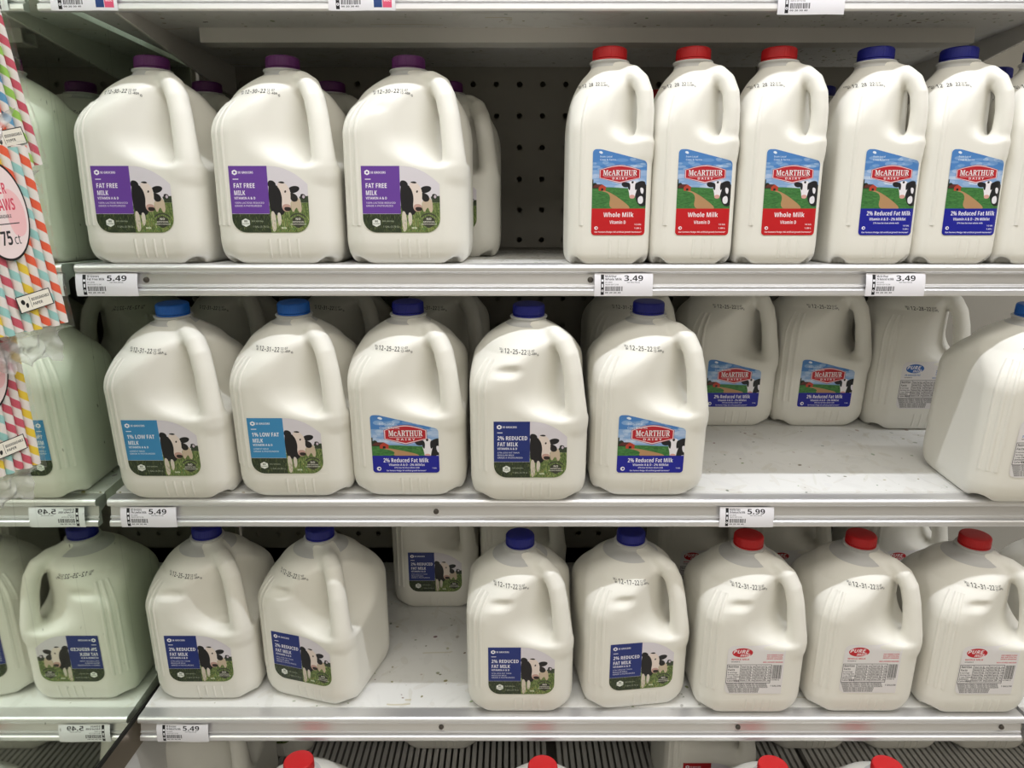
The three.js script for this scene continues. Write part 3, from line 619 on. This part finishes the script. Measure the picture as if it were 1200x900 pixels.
const dd = { ...two, date: '12-17-22', neck: 'wide' };
jug(3, 234, 818, 'dark blue cow label gallon on the lowest shelf beside the mirror', { ...two, neck: 'wide' });
jug(3, 353, 820, 'dark blue cow label gallon turned aslant with handle toward the aisle', { ...two, neck: 'wide', yaw: -16 });
jug(3, 611, 833, 'dark blue cow label gallon on the lowest shelf right beside the dirty empty gap', { ...dd });
jug(3, 752, 827, 'dark blue cow label gallon standing next to a red capped gallon', { ...dd, yaw: 7 });
const pure = { body: 'dent', cap: M.capRed, print: PRINT.factsRed, shape: 'facts', date: '12-31-22', neck: 'wide' };
jug(3, 884.5, 834, 'red capped nutrition label gallon next to a dark blue cow label gallon', { ...pure });
jug(3, 1020, 833, 'smooth shouldered red capped nutrition label gallon between two dented ones', { ...pure, body: 'plain' });
jug(3, 1157, 834.5, 'dented red capped nutrition label gallon at the end of the lowest shelf', { ...pure });
jug(3, 1285, 815, 'red capped gallon beyond the shelf gap, only its edge showing', { ...pure, body: 'rear' });
jug(3, 510, 711, 'dark blue cow label gallon standing far back in the dirty gap', { ...dd, body: 'rear' });
jug(3, 613, 711, 'gallon at the back hidden behind the dark blue cow label jug by the gap', { ...dd, body: 'rear', byCap: true });
for (const [px, s] of [[823, 'beside the dark blue cow label jug'], [926, 'behind the first red capped gallon'], [1062, 'between the last two red capped gallons']]) jug(3, px, 711, `shaded nutrition label gallon in the back row ${s}`, { ...pure, body: 'rear' });

// bottom deck jugs, mostly hidden under the lowest shelf
const deck = { body: 'rear', cap: M.capRed, print: PRINT.red, shape: 'cow', date: '12-31-22' };
function deckJug(px, D, label, o = {}) {                                // D: distance of the jug's middle from the eye
  const t = buildJug('milk_jug', label, o.group, { ...deck, ...o }); const y = ROWS[4].y;
  t.position.set(pixelX(px, y + (o.at ?? 0.235), -D), y + 0.0004, -D); t.rotation.y = (o.yaw || 0) * T; return t;
}
deckJug(350, 0.806, 'red capped gallon on the bottom deck nearest the mirror', {});
for (const [px, where] of [[636, 'the cow label jug by the gap'], [906, 'the first red capped gallon'], [1040, 'the smooth shouldered red capped gallon']]) deckJug(px, 0.797, `bottom deck gallon whose red cap rises below ${where}`);
deckJug(252, 0.99, 'white gallon on the bottom deck whose shoulder shows beside the mirror rail', { at: 0.2 });
deckJug(322, 1.15, 'white gallon deep on the bottom deck behind the red cap', { at: 0.2 });
deckJug(822, 1.02, 'bottom deck gallon with a red cow label under the lowest shelf', { at: 0.1 });
for (const [px, where] of [[931, 'next to the red cow label gallon'], [1033, 'between two other rear gallons'], [1132, 'farthest from the red cow label gallon'], [520, 'under the dirty empty gap']]) deckJug(px, 1.17, `rear gallon of the bottom deck showing its foot ${where}`, { at: 0.0 });

// ---------------------------------------------------------------- price tags
function tagTexture(name, kind, price, colours) {
  return canvasTexture(560, 224, (g, w, h) => {
    g.fillStyle = '#eeedf3'; g.fillRect(0, 0, w, h); g.fillStyle = '#14141a';
    g.fillRect(62, 12, 30, 200); g.fillStyle = '#eeedf3'; g.fillRect(66, 60, 22, 22); g.fillRect(70, 104, 14, 34); g.beginPath(); g.arc(77, 172, 12, 0, 7); g.fill(); g.fillStyle = '#14141a'; g.beginPath(); g.arc(77, 172, 5, 0, 7); g.fill();
    fitText(g, name, 102, 40, 110, 30); fitText(g, kind, 102, 68, 160, 30);
    font(g, 18, 'normal'); g.fillText('0012840', 102, 94); g.fillText('38259 00112 04', 102, 116);
    for (let x = 104, i = 0; x < 268; i++) { const b = 2 + (i * 5) % 6; g.fillRect(x, 128, b, 46); x += b + 2 + (i * 7) % 5; }
    fitText(g, '00 20 30 40', 104, 196, 150, 18);
    fitText(g, price, 282, 74, 186, 76); g.fillStyle = '#55555c'; fitText(g, 'UNIT PRICE PER GAL', 310, 94, 126, 14);
    if (colours) { g.fillStyle = '#1c3f7c'; g.fillRect(380, 90, 70, 110); g.fillStyle = '#e2557a'; g.fillRect(454, 80, 76, 120); g.fillStyle = '#fbe9ef'; fitText(g, 'WIC', 462, 150, 60, 40); }
  });
}
function tagGeometry(w, h, bow) {
  const g = new THREE.PlaneGeometry(w, h, 10, 10), p = g.attributes.position;
  for (let i = 0; i < p.count; i++) { const t = p.getY(i) / h; p.setZ(i, bow * (1 - 4 * t * t) + 0.0006 * Math.sin(p.getX(i) * 90)); }
  g.computeVertexNormals(); return g;
}
function priceTag(r, pa, pb, texture, label, lift = 0) {
  const y = ROWS[r].y - 0.0235, xa = pixelX(pa, y, -FRONT), xb = pixelX(pb, y, -FRONT);
  const t = mesh(numbered('price_tag'), tagGeometry(xb - xa, 0.0265, 0.0016), std({ map: texture, roughness: 0.55, side: THREE.DoubleSide }), scene);
  t.userData = { label, category: 'price tag' };
  t.position.set((xa + xb) / 2, ROWS[r].y - 0.0238 + lift, -FRONT + 0.0042); t.rotation.x = -0.09;   // stands in the channel between nose and lower lip
}
priceTag(1, 92, 164, tagTexture('SE Grocers', 'Fat Free Milk', '5.49'), '5.49 price tag for fat free milk on the shelf edge beside the mirror');
priceTag(1, 696, 764, tagTexture('McArthur', 'Whole Milk', '3.49'), '3.49 price tag for whole milk under the red label half gallons');
priceTag(1, 1012, 1081, tagTexture('McArthur', '2% Reduced Fat Milk', '3.49'), '3.49 price tag for reduced fat milk under the blue label half gallons');
priceTag(2, 144, 209, tagTexture('SE Grocers', '1% Lowfat Milk', '5.49'), '5.49 price tag under the light blue low fat milk jugs');
priceTag(2, 842, 905, tagTexture('McArthur Dairy', '2% Reduced Fat Milk', '5.99'), '5.99 price tag under the empty stretch of shelf');
priceTag(3, 186, 246, tagTexture('SE Grocers', '2% Reduced Fat Milk', '5.49'), '5.49 price tag on the lowest shelf edge');
priceTag(0, 62, 140, tagTexture('SE Grocers', 'Butter', '4.29', true), 'price tag with blue and pink corner on the uppermost shelf beside the mirror');
priceTag(0, 386, 464, tagTexture('SE Grocers', 'Margarine', '3.79', true), 'price tag with blue and pink corner in the middle of the uppermost shelf');
priceTag(0, 910, 988, tagTexture('Cream', 'Half and Half', '4.99'), 'plain white price tag on the uppermost shelf above the blue capped half gallons', -0.004);

// ---------------------------------------------------------------- straw packs hanging in front of the mirror
{
  const bands = { coral: '#f0603c', yellow: '#f2d23c', teal: '#9fd6d2', red: '#d2566a', green: '#9ccf58', blue: '#5f9fc8', orange: '#ef8a3c' }, strawMat = {};
  for (const [k, c] of Object.entries(bands)) {
    const t = canvasTexture(64, 64, (g) => { g.fillStyle = '#f1ebe6'; g.fillRect(0, 0, 64, 64); g.fillStyle = c; for (const o of [-64, 0, 64]) { g.beginPath(); g.moveTo(0, o); g.lineTo(64, o + 64); g.lineTo(64, o + 93); g.lineTo(0, o + 29); g.fill(); } });
    t.wrapS = t.wrapT = THREE.RepeatWrapping; strawMat[k] = std({ map: t, roughness: 0.7 });
  }
  const film = phys({ color: 0xffffff, transmission: 1, thickness: 0, roughness: 0.08, ior: 1.45, side: THREE.DoubleSide });
  const crumple = phys({ color: 0xf4f4f4, transmission: 0.72, thickness: 0, roughness: 0.25, side: THREE.DoubleSide });
  const W = 0.095, H = 0.158, D = 0.0079, L = 0.156;
  const strawGeo = new THREE.CylinderGeometry(D / 2, D / 2, L, 12, 1, false); { const u = strawGeo.attributes.uv; for (let i = 0; i < u.count; i++) u.setY(i, u.getY(i) * 8.5); }
  const badge = paper(canvasTexture(512, 512, (g, w, h) => {
    g.fillStyle = '#151515'; g.beginPath(); g.ellipse(256, 256, 256, 256, 0, 0, 7); g.fill(); g.fillStyle = '#f4e2e2'; g.beginPath(); g.ellipse(256, 256, 243, 243, 0, 0, 7); g.fill();
    blob(g, '#f2ecc0', [[30, 200], [180, 140], [230, 330], [120, 460], [40, 360]]); blob(g, '#f5c3c6', [[330, 120], [480, 200], [470, 380], [330, 400], [290, 250]]);
    g.fillStyle = '#d8455e'; fitText(g, 'PAPER', 140, 168, 210, 76); fitText(g, 'STRAWS', 116, 252, 284, 82); g.fillStyle = '#27272a'; fitText(g, 'BIODEGRADABLE', 150, 290, 190, 24); g.fillRect(120, 318, 280, 5);
    fitText(g, '75', 190, 428, 110, 100); fitText(g, 'ct', 312, 428, 64, 70, 'normal');
  }));
  const sticker = paper(canvasTexture(384, 192, (g, w, h) => { g.fillStyle = '#151515'; g.fillRect(0, 0, w, h); g.fillStyle = '#f3efe2'; g.fillRect(10, 10, w - 20, h - 20); g.fillStyle = '#151515'; blob(g, '#151515', [[40, 60], [70, 40], [90, 80], [70, 110], [46, 96]]); blob(g, '#151515', [[80, 100], [116, 90], [112, 140], [86, 156]]); g.fillRect(140, 34, 4, 124); fitText(g, 'BIODEGRADABLE', 158, 88, 204, 44); fitText(g, 'PAPER', 158, 142, 110, 44); }));
  function crumpled(w, h, seedN) {
    const g = new THREE.PlaneGeometry(w, h, 18, 8), p = g.attributes.position;
    for (let i = 0; i < p.count; i++) { const x = p.getX(i), y = p.getY(i); p.setZ(i, 0.006 * Math.sin(x * 310 + y * 190 + seedN) + 0.003 * Math.sin(x * 130 - y * 420 + seedN * 2)); p.setY(i, y + 0.004 * Math.sin(x * 220 + seedN)); p.setX(i, x * (1 - 0.25 * (0.5 - y / h) * (seedN > 0 ? 1 : 1))); }
    g.computeVertexNormals(); return g;
  }
  function pack(px, py, depth, roll, lean, colours, label) {            // (px, py): lower right corner of the pack, depth along the lens axis
    const t = thing('straw_pack', label, 'straw pack');
    for (let layer = 0; layer < 2; layer++) for (let i = 0; i < 12; i++) {
      const s = mesh('straw', strawGeo, strawMat[colours[(i * (layer ? 3 : 1) + layer) % colours.length]], t);
      s.position.set(-W / 2 + D / 2 + i * D, 0.001 * Math.sin(i * 2.3 + layer), -layer * D); s.rotation.y = i * 1.7 + layer;
    }
    const fb = new THREE.BoxGeometry(W + 0.004, H + 0.006, 2 * D + 0.004, 1, 1, 1); fb.translate(0, 0, -D / 2); mesh('film_wrap', fb, film, t);
    const b = new THREE.CircleGeometry(0.037, 40); b.scale(0.58, 1.12, 1); const bm = mesh('round_label', b, badge, t); bm.position.set(0.011, 0.026, D / 2 + 0.0026);
    const st = mesh('sticker', new THREE.PlaneGeometry(0.030, 0.015), sticker, t); st.position.set(0.020, -0.052, D / 2 + 0.0026); st.rotation.z = 0.12;
    const c1 = mesh('film_end', crumpled(W, 0.03, 1), crumple, t); c1.position.set(0, -H / 2 - 0.016, -D); const c2 = mesh('film_end', crumpled(W, 0.024, 4), crumple, t); c2.position.set(0, H / 2 + 0.014, -D);
    t.rotation.set(0, 62 * T, 0); t.rotateZ(roll); t.rotateX(lean); t.updateMatrixWorld();
    const corner = new THREE.Vector3(W / 2, -H / 2, 0).applyQuaternion(t.quaternion);
    const dx = (px - 600) / F, dy = (450 - py) / F;
    const P = new THREE.Vector3(dx * depth, EYE + (dy * CP - SP) * depth, (-dy * SP - CP) * depth);
    t.position.copy(P.sub(corner)); return t;
  }
  pack(50, 194, 0.68, 0.165, 0.06, ['green', 'red', 'orange', 'teal', 'green', 'coral', 'green', 'red', 'coral', 'blue'], 'paper straw pack with green and blue bands, highest on the hanging strip');
  pack(80, 378, 0.665, 0.10, 0.02, ['teal', 'coral', 'yellow', 'teal', 'yellow', 'teal', 'red', 'teal', 'yellow', 'coral'], 'paper straw pack with coral, yellow and teal bands, middle of the strip');
  pack(48, 543, 0.69, 0.04, 0.02, ['red', 'yellow', 'teal', 'coral', 'teal', 'yellow', 'red', 'yellow', 'teal', 'red'], 'paper straw pack with red and yellow bands, lowest on the hanging strip');
  const strip = thing('hanging_strip', 'narrow clear plastic merchandising strip holding the straw packs', 'strip');
  mesh('strap', box(-0.508, -0.507, 1.25, 1.95, -0.64, -0.61), phys({ color: 0xf6f6f6, transmission: 0.6, thickness: 0, roughness: 0.2 }), strip);
}

scene.traverse((o) => { if (o.isMesh) { o.castShadow = true; o.receiveShadow = true; } });
renderer.render(scene, camera);
